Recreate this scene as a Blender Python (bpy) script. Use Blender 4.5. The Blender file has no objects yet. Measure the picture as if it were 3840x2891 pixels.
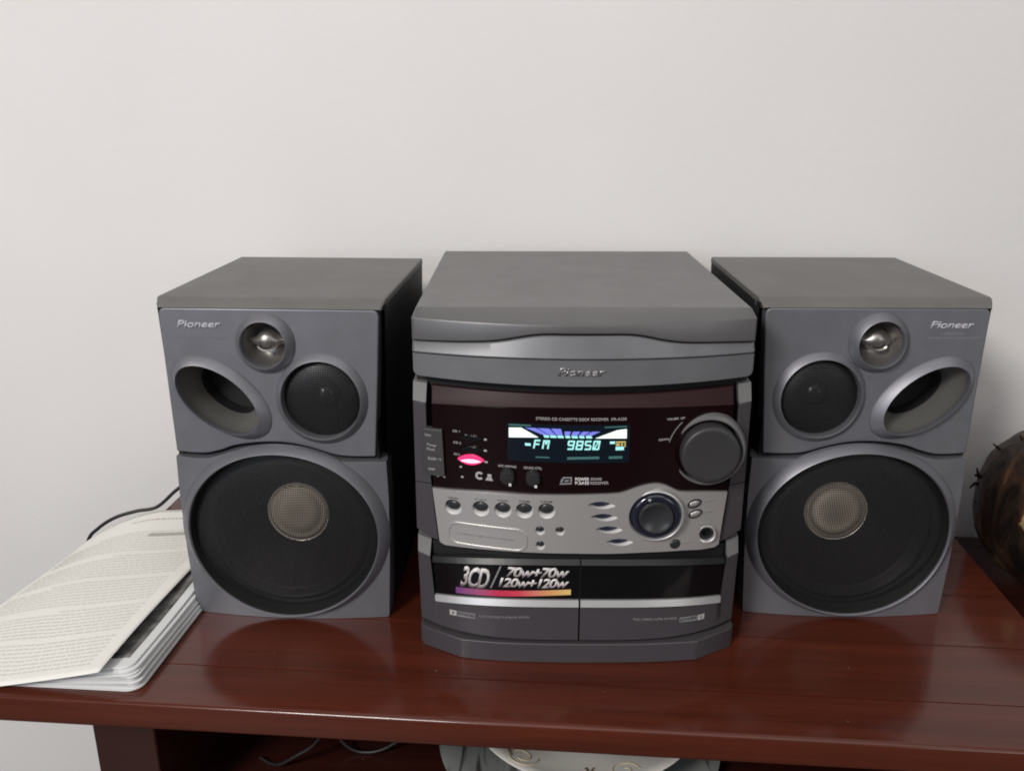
import bpy, bmesh, math, random
from math import sin, cos, pi, radians
from mathutils import Matrix, Vector
R = random.Random(7)
sc = bpy.context.scene
COL = sc.collection

# ------------------------------------------------------------------ camera
cd = bpy.data.cameras.new('camera'); cam = bpy.data.objects.new('camera', cd); COL.objects.link(cam)
PITCH, YAW = radians(17.66), radians(-0.57)
fw = Vector((sin(YAW)*cos(PITCH), cos(YAW)*cos(PITCH), -sin(PITCH)))
rt = Vector((cos(YAW), -sin(YAW), 0)); up = rt.cross(fw)
cam.matrix_world = Matrix(((rt.x, up.x, -fw.x, 0), (rt.y, up.y, -fw.y, 0), (rt.z, up.z, -fw.z, 0.455), (0, 0, 0, 1)))
cd.sensor_width = 36; cd.lens = 30.68; cd.clip_start = .02; cd.clip_end = 50
sc.camera = cam

# ------------------------------------------------------------------ room light
w = bpy.data.worlds.new('World'); sc.world = w; w.use_nodes = True
bg = w.node_tree.nodes['Background']; bg.inputs[0].default_value = (.93, .94, 1, 1); bg.inputs[1].default_value = .11
def area(name, loc, target, size, power, color, sy=None):
    l = bpy.data.lights.new(name, 'AREA'); l.energy = power; l.color = color
    l.shape = 'RECTANGLE' if sy else 'DISK'; l.size = size
    if sy: l.size_y = sy
    o = bpy.data.objects.new(name, l); COL.objects.link(o); o.location = loc
    o.rotation_euler = (Vector(target)-Vector(loc)).to_track_quat('-Z', 'Y').to_euler()
    return o
area('ceiling_lamp', (-1.60, -1.7, 1.95), (.05, .8, .2), .75, 78, (1, .955, .90))
area('ceiling_bounce', (.35, -.6, 2.3), (.2, .7, .3), 2.4, 18, (1, .97, .94), 2.4)
area('window_light', (-1.9, -2.2, .85), (-.10, .75, .2), 1.2, 17, (.76, .84, 1), 1.2)
area('right_fill_light', (2.0, -1.9, .95), (.25, .75, .3), 1.0, 11, (1, .97, .93), 1.4)  # unseen light added to brighten the right side of stereo and speaker
sc.view_settings.view_transform = 'Standard'; sc.view_settings.look = 'None'
sc.view_settings.exposure = 0; sc.view_settings.gamma = 1
sc.render.filter_size = 1.9
try: sc.cycles.filter_width = 1.9; sc.cycles.max_bounces = 8
except Exception: pass

# ------------------------------------------------------------------ materials
def mat(name, color, rough=.5, metal=0, spec=.5, coat=0, coat_rough=.1, emit=None, estr=0, bump=0, bscale=800, var=0, vscale=30, rvar=0):
    m = bpy.data.materials.new(name); m.use_nodes = True
    nt = m.node_tree; b = nt.nodes['Principled BSDF']
    b.inputs['Base Color'].default_value = (*color, 1); b.inputs['Roughness'].default_value = rough
    b.inputs['Metallic'].default_value = metal; b.inputs['Specular IOR Level'].default_value = spec
    b.inputs['Coat Weight'].default_value = coat; b.inputs['Coat Roughness'].default_value = coat_rough
    if emit: b.inputs['Emission Color'].default_value = (*emit, 1); b.inputs['Emission Strength'].default_value = estr
    if bump or var or rvar:
        tc = nt.nodes.new('ShaderNodeTexCoord')
    if bump:
        n = nt.nodes.new('ShaderNodeTexNoise'); n.inputs['Scale'].default_value = bscale; n.inputs['Detail'].default_value = 3
        bp = nt.nodes.new('ShaderNodeBump'); bp.inputs['Strength'].default_value = bump; bp.inputs['Distance'].default_value = .0004
        nt.links.new(tc.outputs['Object'], n.inputs['Vector']); nt.links.new(n.outputs['Fac'], bp.inputs['Height']); nt.links.new(bp.outputs[0], b.inputs['Normal'])
    if var:
        n = nt.nodes.new('ShaderNodeTexNoise'); n.inputs['Scale'].default_value = vscale; n.inputs['Detail'].default_value = 5
        r = nt.nodes.new('ShaderNodeValToRGB')
        r.color_ramp.elements[0].position = .3; r.color_ramp.elements[1].position = .7
        r.color_ramp.elements[0].color = (*[c*(1-var) for c in color], 1); r.color_ramp.elements[1].color = (*[min(1, c*(1+var)) for c in color], 1)
        nt.links.new(tc.outputs['Object'], n.inputs['Vector']); nt.links.new(n.outputs['Fac'], r.inputs[0]); nt.links.new(r.outputs[0], b.inputs['Base Color'])
    if rvar:
        n = nt.nodes.new('ShaderNodeTexNoise'); n.inputs['Scale'].default_value = 14; n.inputs['Detail'].default_value = 6
        mr = nt.nodes.new('ShaderNodeMapRange'); mr.inputs['To Min'].default_value = max(.02, rough-rvar); mr.inputs['To Max'].default_value = rough+rvar
        nt.links.new(tc.outputs['Object'], n.inputs['Vector']); nt.links.new(n.outputs['Fac'], mr.inputs['Value']); nt.links.new(mr.outputs[0], b.inputs['Roughness'])
    return m

def wood(name, dark, light, rough=.2):
    m = bpy.data.materials.new(name); m.use_nodes = True; nt = m.node_tree; b = nt.nodes['Principled BSDF']
    N = nt.nodes.new; L = nt.links.new
    tc = N('ShaderNodeTexCoord'); oi = N('ShaderNodeObjectInfo')
    mp = N('ShaderNodeMapping'); mp.inputs['Scale'].default_value = (1.6, 34, 34)
    cmb = N('ShaderNodeCombineXYZ'); mul = N('ShaderNodeMath'); mul.operation = 'MULTIPLY'; mul.inputs[1].default_value = 17.0
    L(oi.outputs['Random'], mul.inputs[0]); L(mul.outputs[0], cmb.inputs['X']); L(mul.outputs[0], cmb.inputs['Y'])
    L(cmb.outputs[0], mp.inputs['Location']); L(tc.outputs['Object'], mp.inputs['Vector'])
    n1 = N('ShaderNodeTexNoise'); n1.inputs['Scale'].default_value = 1.6; n1.inputs['Detail'].default_value = 8; n1.inputs['Roughness'].default_value = .62; n1.inputs['Distortion'].default_value = .5
    L(mp.outputs[0], n1.inputs['Vector'])
    mp2 = N('ShaderNodeMapping'); mp2.inputs['Scale'].default_value = (9, 420, 420); L(tc.outputs['Object'], mp2.inputs['Vector'])
    n2 = N('ShaderNodeTexNoise'); n2.inputs['Scale'].default_value = 1.0; n2.inputs['Detail'].default_value = 3; L(mp2.outputs[0], n2.inputs['Vector'])
    ad = N('ShaderNodeMix'); ad.data_type = 'FLOAT'; ad.inputs[0].default_value = .28; L(n1.outputs['Fac'], ad.inputs[2]); L(n2.outputs['Fac'], ad.inputs[3])
    r = N('ShaderNodeValToRGB'); r.color_ramp.elements[0].position = .30; r.color_ramp.elements[1].position = .72
    r.color_ramp.elements[0].color = (*dark, 1); r.color_ramp.elements[1].color = (*light, 1)
    L(ad.outputs[0], r.inputs[0]); vo = N('ShaderNodeTexVoronoi'); vo.inputs['Scale'].default_value = 48; L(tc.outputs['Object'], vo.inputs['Vector'])
    sz = N('ShaderNodeMath'); sz.operation = 'MULTIPLY'; sz.inputs[1].default_value = .055; sepc = N('ShaderNodeSeparateColor'); L(vo.outputs['Color'], sepc.inputs[0]); L(sepc.outputs[0], sz.inputs[0])
    lt = N('ShaderNodeMath'); lt.operation = 'LESS_THAN'; L(vo.outputs['Distance'], lt.inputs[0]); L(sz.outputs[0], lt.inputs[1])
    am = N('ShaderNodeMath'); am.operation = 'MULTIPLY'; am.inputs[1].default_value = .22; L(lt.outputs[0], am.inputs[0])
    du = N('ShaderNodeMix'); du.data_type = 'RGBA'; du.inputs[7].default_value = (.45, .38, .34, 1); L(r.outputs[0], du.inputs[6]); L(am.outputs[0], du.inputs[0])
    L(du.outputs[2], b.inputs['Base Color'])
    b.inputs['Roughness'].default_value = .45; b.inputs['Specular IOR Level'].default_value = .12
    b.inputs['Coat Weight'].default_value = .85; b.inputs['Coat IOR'].default_value = 1.5
    n3 = N('ShaderNodeTexNoise'); n3.inputs['Scale'].default_value = 9; n3.inputs['Detail'].default_value = 7; L(tc.outputs['Object'], n3.inputs['Vector'])
    mr = N('ShaderNodeMapRange'); mr.inputs['To Min'].default_value = max(.04, rough-.06); mr.inputs['To Max'].default_value = rough+.06; L(n3.outputs['Fac'], mr.inputs['Value']); L(mr.outputs[0], b.inputs['Coat Roughness'])
    bp = N('ShaderNodeBump'); bp.inputs['Strength'].default_value = .12; bp.inputs['Distance'].default_value = .0006; L(n2.outputs['Fac'], bp.inputs['Height']); L(bp.outputs[0], b.inputs['Normal'])
    L(bp.outputs[0], b.inputs['Coat Normal'])
    return m

def mesh_mat(name, c_hi, c_lo, pitch, rough=.35, alpha=0, metal=.6):
    """woven / punched sheet: staggered dots in x,z object space; alpha>0 opens the dots"""
    m = bpy.data.materials.new(name); m.use_nodes = True; nt = m.node_tree; b = nt.nodes['Principled BSDF']
    N = nt.nodes.new; L = nt.links.new
    tc = N('ShaderNodeTexCoord'); mp = N('ShaderNodeMapping'); mp.inputs['Rotation'].default_value = (0, radians(45), 0)
    k = 2*pi/pitch; mp.inputs['Scale'].default_value = (k, k, k); L(tc.outputs['Object'], mp.inputs['Vector'])
    sp = N('ShaderNodeSeparateXYZ'); L(mp.outputs[0], sp.inputs[0])
    s1 = N('ShaderNodeMath'); s1.operation = 'SINE'; L(sp.outputs['X'], s1.inputs[0])
    s2 = N('ShaderNodeMath'); s2.operation = 'SINE'; L(sp.outputs['Z'], s2.inputs[0])
    mu = N('ShaderNodeMath'); mu.operation = 'MULTIPLY'; L(s1.outputs[0], mu.inputs[0]); L(s2.outputs[0], mu.inputs[1])
    mr = N('ShaderNodeMapRange'); mr.inputs['From Min'].default_value = -.25; mr.inputs['From Max'].default_value = .35; L(mu.outputs[0], mr.inputs['Value'])
    mx = N('ShaderNodeMix'); mx.data_type = 'RGBA'; mx.inputs[6].default_value = (*c_hi, 1); mx.inputs[7].default_value = (*c_lo, 1)
    L(mr.outputs[0], mx.inputs[0]); L(mx.outputs[2], b.inputs['Base Color'])
    b.inputs['Roughness'].default_value = rough; b.inputs['Metallic'].default_value = metal
    bp = N('ShaderNodeBump'); bp.inputs['Strength'].default_value = .35; bp.inputs['Distance'].default_value = -.0003; L(mr.outputs[0], bp.inputs['Height']); L(bp.outputs[0], b.inputs['Normal'])
    if alpha:
        m2 = N('ShaderNodeMapRange'); m2.inputs['To Min'].default_value = 1; m2.inputs['To Max'].default_value = 1-alpha
        L(mr.outputs[0], m2.inputs['Value']); L(m2.outputs[0], b.inputs['Alpha'])
    return m

M = {}
M['wall'] = mat('wall_paint', (.765, .745, .735), .8, spec=.25, bump=.9, bscale=120, var=.03, vscale=2.6)
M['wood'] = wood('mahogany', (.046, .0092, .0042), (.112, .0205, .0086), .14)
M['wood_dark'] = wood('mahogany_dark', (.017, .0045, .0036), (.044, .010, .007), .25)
M['silver_grey'] = mat('grey_metallic_plastic', (.218, .219, .243), .45, .62, .5, coat_rough=.3, bump=.16, bscale=1500, var=.07, vscale=45, rvar=.06)
M['lid_shade'] = mat('lid_shaded_grey', (.126, .123, .127), .36, .25, .5, bump=.16, bscale=1500, var=.05, vscale=40)  # darker copy of the lid grey, with the shading of its front coloured in
M['tray_grey'] = mat('tray_grey_metallic', (.185, .187, .198), .46, .4, .5, coat_rough=.3, bump=.16, bscale=1500, var=.06, vscale=40, rvar=.06)
M['lid_grey'] = mat('lid_grey_plastic', (.172, .170, .171), .56, 0, .4, bump=.16, bscale=1500, var=.06, vscale=30, rvar=.06)
M['door_grey'] = mat('door_grey_plastic', (.070, .064, .072), .42, .2, .5, bump=.05, bscale=2500, var=.03, vscale=900)
M['vinyl'] = mat('black_vinyl', (.012, .012, .013), .5, bump=.2, bscale=1400)
M['top_vinyl'] = mat('charcoal_vinyl', (.135, .130, .124), .48, spec=.45, bump=.3, bscale=1300, var=.09, vscale=25, rvar=.07)
M['black'] = mat('black_plastic', (.012, .012, .013), .4)
M['gap'] = mat('dark_gap', (.006, .006, .007), .7)
M['smoke'] = mat('smoked_red_panel', (.0075, .0018, .0026), .13, spec=.32, var=.15, vscale=12)
M['smoke_lip'] = mat('smoked_red_lip', (.026, .0085, .010), .5, spec=.25)  # panel red made lighter: the reflection on the tilted bezel is put into colour
M['gloss_black'] = mat('gloss_black', (.004, .004, .005), .10, spec=.4)
M['ring_grey'] = mat('volume_ring_grey', (.20, .197, .20), .36, .35, .5)
M['silver'] = mat('satin_silver', (.62, .605, .595), .36, .66, .5, bump=.04, bscale=2500, var=.03, vscale=700)
M['bright'] = mat('bright_silver', (.52, .52, .52), .42, .6)
M['cup'] = mat('button_well_silver', (.80, .79, .78), .42, .35)
M['chrome'] = mat('tweeter_chrome', (.33, .315, .30), .36, .9, rvar=.06)
M['btn'] = mat('button_grey', (.026, .026, .028), .32)
M['btn_blue'] = mat('button_blue', (.018, .020, .045), .25)
M['dial'] = mat('dial_navy', (.012, .013, .028), .12, coat=.7)
M['dial_top'] = mat('dial_grey', (.030, .032, .035), .3)
M['knob'] = mat('knob_charcoal', (.036, .035, .037), .42, bump=.08, bscale=2500)
M['keys'] = mat('key_strip_grey', (.050, .049, .050), .45)
M['print'] = mat('print_grey', (.42, .40, .40), .5)
M['print_dim'] = mat('print_dim', (.24, .235, .25), .5)
M['print_white'] = mat('print_white', (.72, .69, .68), .45)
M['logo'] = mat('logo_chrome', (.40, .39, .39), .35, .7)
M['logo_pale'] = mat('logo_pale', (.50, .50, .55), .5)
M['screen'] = mat('screen_glass', (.004, .006, .011), .06, emit=(.01, .05, .09), estr=.05)
M['cyan'] = mat('lit_cyan', (.02, .02, .02), .4, emit=(.42, .96, .93), estr=1.05)
M['cyan_dim'] = mat('lit_cyan_dim', (.02, .02, .02), .4, emit=(.12, .45, .40), estr=.30)
M['lit_white'] = mat('lit_white', (.02, .02, .02), .4, emit=(.86, 1, .93), estr=1.25)
M['lit_blue'] = mat('lit_blue', (.02, .02, .02), .4, emit=(.22, .25, .92), estr=.95)
M['lit_amber'] = mat('lit_amber', (.02, .02, .02), .4, emit=(.75, .62, .22), estr=.7)
M['led_red'] = mat('led_red_lens', (.2, .01, .03), .25, emit=(1, .03, .16), estr=1.3)
M['led_core'] = mat('led_hot_core', (.5, .2, .25), .25, emit=(1, .46, .62), estr=1.5)
M['port'] = mat('port_plastic', (.125, .122, .112), .5, .1, spec=.35)
M['cone'] = mat('cone_paper', (.0085, .0085, .009), .7, spec=.16, var=.2, vscale=60)
M['mid_dome'] = mat('mid_cone_gloss', (.010, .010, .0105), .22, spec=.5)
M['rubber'] = mat('surround_rubber', (.012, .012, .012), .5, spec=.3)
M['cap'] = mesh_mat('gold_mesh', (.95, .82, .66), (.17, .14, .11), .0023, .6, metal=.2)
M['cap_rim'] = mat('gold_rim', (.85, .78, .68), .35, .4)
M['grille'] = mesh_mat('black_grille', (.020, .020, .022), (.012, .012, .012), .0022, .38, alpha=.97, metal=0)
M['paper_cream'] = mat('paper_cream', (.80, .79, .745), .75, spec=.2, var=.03, vscale=9)
M['paper_white'] = mat('paper_white', (.70, .71, .71), .8, spec=.12)
M['ink'] = mat('ink_grey', (.655, .648, .60), .8)
M['ink_red'] = mat('ink_pink', (.56, .46, .43), .8)
M['ink_bar'] = mat('ink_bar', (.42, .41, .37), .8)
M['picture'] = mat('printed_picture', (.13, .125, .12), .45, var=.95, vscale=55)
M['cable'] = mat('cable_black', (.008, .008, .008), .45)
M['floor'] = mat('floor_tile', (.06, .05, .045), .5, var=.1, vscale=6)
M['china'] = mat('white_china', (.84, .82, .78), .25, coat=.3)
M['gilt'] = mat('gilt_paint', (.58, .50, .33), .4)
M['brown_paint'] = mat('brown_paint', (.25, .20, .13), .4)
M['dark_bowl'] = mat('bowl_dark', (.012, .011, .011), .25)

def radial_lines():
    m = bpy.data.materials.new('streaked_grey_glaze'); m.use_nodes = True; nt = m.node_tree; b = nt.nodes['Principled BSDF']
    N = nt.nodes.new; L = nt.links.new
    tc = N('ShaderNodeTexCoord'); mp = N('ShaderNodeMapping'); mp.inputs['Scale'].default_value = (120, 14, 1); mp.inputs['Rotation'].default_value = (0, 0, radians(12)); L(tc.outputs['Object'], mp.inputs['Vector'])
    n = N('ShaderNodeTexNoise'); n.inputs['Scale'].default_value = .8; n.inputs['Detail'].default_value = 4; n.inputs['Distortion'].default_value = .6; L(mp.outputs[0], n.inputs['Vector'])
    r = N('ShaderNodeValToRGB'); r.color_ramp.elements[0].position = .38; r.color_ramp.elements[1].position = .5
    r.color_ramp.elements[0].color = (.05, .045, .045, 1); r.color_ramp.elements[1].color = (.22, .23, .225, 1)
    L(n.outputs['Fac'], r.inputs[0]); L(r.outputs[0], b.inputs['Base Color']); b.inputs['Roughness'].default_value = .35
    return m
M['charger'] = radial_lines()

def gradient_bar():
    m = bpy.data.materials.new('rainbow_bar_print'); m.use_nodes = True; nt = m.node_tree; b = nt.nodes['Principled BSDF']
    N = nt.nodes.new; L = nt.links.new
    tc = N('ShaderNodeTexCoord'); sp = N('ShaderNodeSeparateXYZ'); L(tc.outputs['Generated'], sp.inputs[0])
    r = N('ShaderNodeValToRGB'); e = r.color_ramp.elements
    e[0].position = 0; e[0].color = (.16, .06, .22, 1); e[1].position = 1; e[1].color = (.82, .58, .20, 1)
    for p, c in ((.22, (.40, .09, .20, 1)), (.38, (.60, .035, .09, 1)), (.55, (.66, .06, .10, 1)), (.68, (.70, .20, .17, 1)), (.82, (.74, .36, .15, 1))):
        x = e.new(p); x.color = c
    L(sp.outputs['X'], r.inputs[0]); L(r.outputs[0], b.inputs['Base Color']); b.inputs['Roughness'].default_value = .3
    return m
M['rainbow'] = gradient_bar()

def metal_fade():
    """lettering printed with a silver fade, brighter at the head of each letter"""
    m = bpy.data.materials.new('silver_fade_print'); m.use_nodes = True; nt = m.node_tree; b = nt.nodes['Principled BSDF']
    N = nt.nodes.new; L = nt.links.new
    tc = N('ShaderNodeTexCoord'); sp = N('ShaderNodeSeparateXYZ'); L(tc.outputs['Generated'], sp.inputs[0])
    r = N('ShaderNodeValToRGB'); e = r.color_ramp.elements
    e[0].position = .05; e[0].color = (.20, .16, .17, 1); e[1].position = .75; e[1].color = (.80, .76, .75, 1)
    L(sp.outputs['Z'], r.inputs[0]); L(r.outputs[0], b.inputs['Base Color']); b.inputs['Roughness'].default_value = .35
    return m
M['fade'] = metal_fade()

def husk():
    m = bpy.data.materials.new('coconut_husk'); m.use_nodes = True; nt = m.node_tree; b = nt.nodes['Principled BSDF']
    N = nt.nodes.new; L = nt.links.new
    tc = N('ShaderNodeTexCoord')
    n = N('ShaderNodeTexNoise'); n.inputs['Scale'].default_value = 1; n.inputs['Detail'].default_value = 9; n.inputs['Distortion'].default_value = .8
    mp = N('ShaderNodeMapping'); mp.inputs['Scale'].default_value = (46, 46, 13); L(tc.outputs['Object'], mp.inputs['Vector']); L(mp.outputs[0], n.inputs['Vector'])
    r = N('ShaderNodeValToRGB'); e = r.color_ramp.elements
    e[0].position = .36; e[0].color = (.008, .0055, .0045, 1); e[1].position = .74; e[1].color = (.19, .105, .055, 1)
    x = e.new(.54); x.color = (.045, .022, .013, 1)
    L(n.outputs['Fac'], r.inputs[0]); L(r.outputs[0], b.inputs['Base Color']); b.inputs['Roughness'].default_value = .38
    bp = N('ShaderNodeBump'); bp.inputs['Strength'].default_value = .8; bp.inputs['Distance'].default_value = .004; L(n.outputs['Fac'], bp.inputs['Height']); L(bp.outputs[0], b.inputs['Normal'])
    return m
M['husk'] = husk()
M['flesh'] = mat('pale_scar', (.30, .21, .095), .5, var=.45, vscale=45)
M['fibre'] = mat('husk_fibre', (.022, .013, .008), .9, spec=.1)

# ------------------------------------------------------------------ helpers
def link(name, me, m, parent=None, smooth=None):
    if m: me.materials.append(m)
    if smooth is not None:
        me.shade_smooth()
        if smooth < 180: me.set_sharp_from_angle(angle=radians(smooth))
    o = bpy.data.objects.new(name, me); COL.objects.link(o)
    if parent: o.parent = parent
    return o
def bm_obj(name, bm, m, parent=None, smooth=35):
    bmesh.ops.recalc_face_normals(bm, faces=bm.faces[:])
    me = bpy.data.meshes.new(name); bm.to_mesh(me); bm.free()
    return link(name, me, m, parent, smooth)
def tag(o, label, cat=None, group=None, kind=None):
    if label: o['label'] = label
    if cat: o['category'] = cat
    if group: o['group'] = group
    if kind: o['kind'] = kind
    return o
def empty(name, loc, rz, label, cat, group=None):
    o = bpy.data.objects.new(name, None); COL.objects.link(o); o.location = loc; o.rotation_euler = (0, 0, rz); o.empty_display_size = .05
    return tag(o, label, cat, group)
def bevel(o, wd, seg=3, ang=40):
    b = o.modifiers.new('bevel', 'BEVEL'); b.width = wd; b.segments = seg; b.limit_method = 'ANGLE'; b.angle_limit = radians(ang)
    b.use_clamp_overlap = True; b.harden_normals = True
    return o
def ell(cx, cz, rx, rz, n=40, rot=0):
    c, s = cos(rot), sin(rot)
    return [(cx+rx*cos(t)*c-rz*sin(t)*s, cz+rx*cos(t)*s+rz*sin(t)*c) for t in (2*pi*i/n for i in range(n))]
def rrect(x0, z0, x1, z1, r, n=5):
    P = []
    for cx, cz, a0 in ((x1-r, z1-r, 0), (x0+r, z1-r, 90), (x0+r, z0+r, 180), (x1-r, z0+r, 270)):
        P += [(cx+r*cos(radians(a0+90*i/n)), cz+r*sin(radians(a0+90*i/n))) for i in range(n+1)]
    return P
def smooth_poly(pts, sub=6):
    """Catmull-Rom through open polyline"""
    out = []
    for i in range(len(pts)-1):
        p0, p1, p2, p3 = pts[max(i-1, 0)], pts[i], pts[i+1], pts[min(i+2, len(pts)-1)]
        for k in range(sub):
            t = k/sub
            out.append(tuple(.5*((2*p1[j])+(-p0[j]+p2[j])*t+(2*p0[j]-5*p1[j]+4*p2[j]-p3[j])*t*t+(-p0[j]+3*p1[j]-3*p2[j]+p3[j])*t**3) for j in range(len(p1))))
    out.append(tuple(pts[-1])); return out
def plate(name, outer, m, parent, y=lambda x, z: 0., proud=0., depth=.006, bev=.0008, holes=(), curved=True, step=.008, mm=True, seg=3, smooth=30, rad=False):
    """outline in (x,z) -> solid sheet whose front follows y(x,z)-proud and whose back sits depth behind it"""
    k = .001 if mm else 1
    bm = bmesh.new(); E = []
    for loop in [outer]+list(holes):
        vs = [bm.verts.new((p[0]*k, 0, p[1]*k)) for p in loop]
        E += [bm.edges.new((vs[i], vs[(i+1) % len(vs)])) for i in range(len(vs))]
    bmesh.ops.triangle_fill(bm, edges=E, use_beauty=True, use_dissolve=False, normal=(0, -1, 0))
    if curved:
        xs = [v.co.x for v in bm.verts]; x = math.ceil(min(xs)/step)*step
        while x < max(xs):
            if x-min(xs) > 1e-5:
                bmesh.ops.bisect_plane(bm, geom=bm.verts[:]+bm.edges[:]+bm.faces[:], dist=1e-6, plane_co=(x, 0, 0), plane_no=(1, 0, 0))
            x += step
    for f in bm.faces:
        if f.normal.y > 0: f.normal_flip()
    r = bmesh.ops.extrude_face_region(bm, geom=bm.faces[:])
    back = [g for g in r['geom'] if isinstance(g, bmesh.types.BMVert)]
    bs = set(back)
    for v in bm.verts:
        yy = y(v.co.x, v.co.z)
        v.co.y = yy-proud + (depth if v in bs else 0)
    bmesh.ops.recalc_face_normals(bm, faces=bm.faces[:])
    me = bpy.data.meshes.new(name); bm.to_mesh(me); bm.free()
    if bev:
        o = link(name, me, m, parent, 180); bevel(o, bev, seg)
    else:
        o = link(name, me, m, parent, smooth)
    return o
def loft(name, rings, m, parent=None, cap0=False, cap1=False, close=False, smooth=50):
    bm = bmesh.new(); V = [[bm.verts.new(p) for p in r] for r in rings]; n = len(rings[0])
    for i in range(len(V)-(0 if close else 1)):
        a, b = V[i], V[(i+1) % len(V)]
        for j in range(n): bm.faces.new((a[j], a[(j+1) % n], b[(j+1) % n], b[j]))
    if cap0: bm.faces.new(V[0])
    if cap1: bm.faces.new(V[-1])
    return bm_obj(name, bm, m, parent, smooth)
def ring(cx, cz, rx, rz, yy, n=64, rot=0, yf=None):
    return [(x, (yy if yf is None else yf(x)+yy), z) for x, z in ell(cx, cz, rx, rz, n, rot)]
def lathe_y(name, cx, cz, prof, m, parent, n=56, ky=1., yoff=0, cap1=True, smooth=50):
    """profile [(radius, y)] round an axis along y; ky scales z radius"""
    return loft(name, [ring(cx, cz, r, r*ky, y+yoff, n) for r, y in prof], m, parent, cap1=cap1, smooth=smooth)
def lathe_z(name, prof, m, parent=None, n=72, smooth=50, cap0=True, cap1=True):
    return loft(name, [[(r*cos(2*pi*i/n), r*sin(2*pi*i/n), z) for i in range(n)] for r, z in prof], m, parent, cap0=cap0, cap1=cap1, smooth=smooth)
def box(name, x0, x1, y0, y1, z0, z1, m, parent=None, bev=0, seg=3):
    bm = bmesh.new(); v = [bm.verts.new(p) for p in ((x0, y0, z0), (x1, y0, z0), (x1, y1, z0), (x0, y1, z0), (x0, y0, z1), (x1, y0, z1), (x1, y1, z1), (x0, y1, z1))]
    for f in ((0, 3, 2, 1), (4, 5, 6, 7), (0, 1, 5, 4), (1, 2, 6, 5), (2, 3, 7, 6), (3, 0, 4, 7)): bm.faces.new([v[i] for i in f])
    o = bm_obj(name, bm, m, parent, 180 if bev else 30)
    if bev: bevel(o, bev, seg)
    return o
def tube(name, pts, r, m, parent=None, n=10, taper=None):
    P = [Vector(p) for p in pts]; rings = []
    for i, p in enumerate(P):
        t = (P[min(i+1, len(P)-1)]-P[max(i-1, 0)]).normalized()
        a = t.cross(Vector((0, 0, 1)));
        if a.length < .01: a = t.cross(Vector((0, 1, 0)))
        a.normalize(); b = a.cross(t); rr = r*(taper[i] if taper else 1)
        rings.append([tuple(p+a*(rr*cos(2*pi*k/n))+b*(rr*sin(2*pi*k/n))) for k in range(n)])
    return loft(name, rings, m, parent, cap0=True, cap1=True, smooth=60)
def words(name, s, x0, z0, x1, h, m, parent, y=lambda x, z: 0., proud=.0004, shear=0, bold=0., spacing=1., slope=0., depth=.0003):
    """real lettering, fitted between x0 and x1 (mm), cap height h (mm), laid on a surface"""
    cu = bpy.data.curves.new(name, 'FONT'); cu.body = s; cu.size = 1; cu.offset = bold; cu.space_character = spacing; cu.resolution_u = 3
    o = bpy.data.objects.new(name, cu); COL.objects.link(o)
    dg = bpy.context.evaluated_depsgraph_get(); dg.update()
    me = bpy.data.meshes.new_from_object(o.evaluated_get(dg)); bpy.data.objects.remove(o); bpy.data.curves.remove(cu)
    xs = [v.co.x for v in me.vertices]; ys = [v.co.y for v in me.vertices]
    a, b, top = min(xs), max(xs), max(ys); base = 0
    kx = (x1-x0)/(b-a)*.001; kz = h/(top-base)*.001
    bm = bmesh.new(); bm.from_mesh(me); bpy.data.meshes.remove(me)
    for v in bm.verts:
        z = v.co.y*kz; x = x0*.001+(v.co.x-a)*kx+z*shear; v.co = (x, 0, z0*.001+z+slope*(x-x0*.001))
    for f in bm.faces:
        if f.normal.y > 0: f.normal_flip()
    r = bmesh.ops.extrude_face_region(bm, geom=bm.faces[:]); bs = {g for g in r['geom'] if isinstance(g, bmesh.types.BMVert)}
    for v in bm.verts: v.co.y = y(v.co.x, v.co.z)-proud+(depth+.0002 if v in bs else 0)
    return bm_obj(name, bm, m, parent, None)
def strokes(name, segs, m, parent, y, proud, depth=.0004):
    """flat quads (each a list of 4+ (x,z) mm points) joined into one part"""
    bm = bmesh.new()
    for q in segs:
        f = [bm.verts.new((x*.001, y(x*.001, z*.001)-proud, z*.001)) for x, z in q]
        b = [bm.verts.new((x*.001, y(x*.001, z*.001)-proud+depth, z*.001)) for x, z in q]
        n = len(q); bm.faces.new(f)
        for i in range(n): bm.faces.new((f[i], f[(i+1) % n], b[(i+1) % n], b[i]))
    return bm_obj(name, bm, m, parent, None)

# ------------------------------------------------------------------ setting: wall and floor
WY = lambda x: 1.002-.065*x
bm = bmesh.new()
for x, z in ((-3, -.55), (3, -.55), (3, 2.4), (-3, 2.4)): bm.verts.new((x, WY(x), z))
bm.faces.new(bm.verts[:]); r = bmesh.ops.extrude_face_region(bm, geom=bm.faces[:])
for g in r['geom']:
    if isinstance(g, bmesh.types.BMVert): g.co.y += .1
tag(bm_obj('wall', bm, M['wall'], None, None), 'plain off-white painted wall behind the stereo', kind='structure')
tag(box('floor', -3, 3, -2.5, 1.25, -.65, -.55, M['floor']), 'brown floor under the wooden table', kind='structure')

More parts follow.
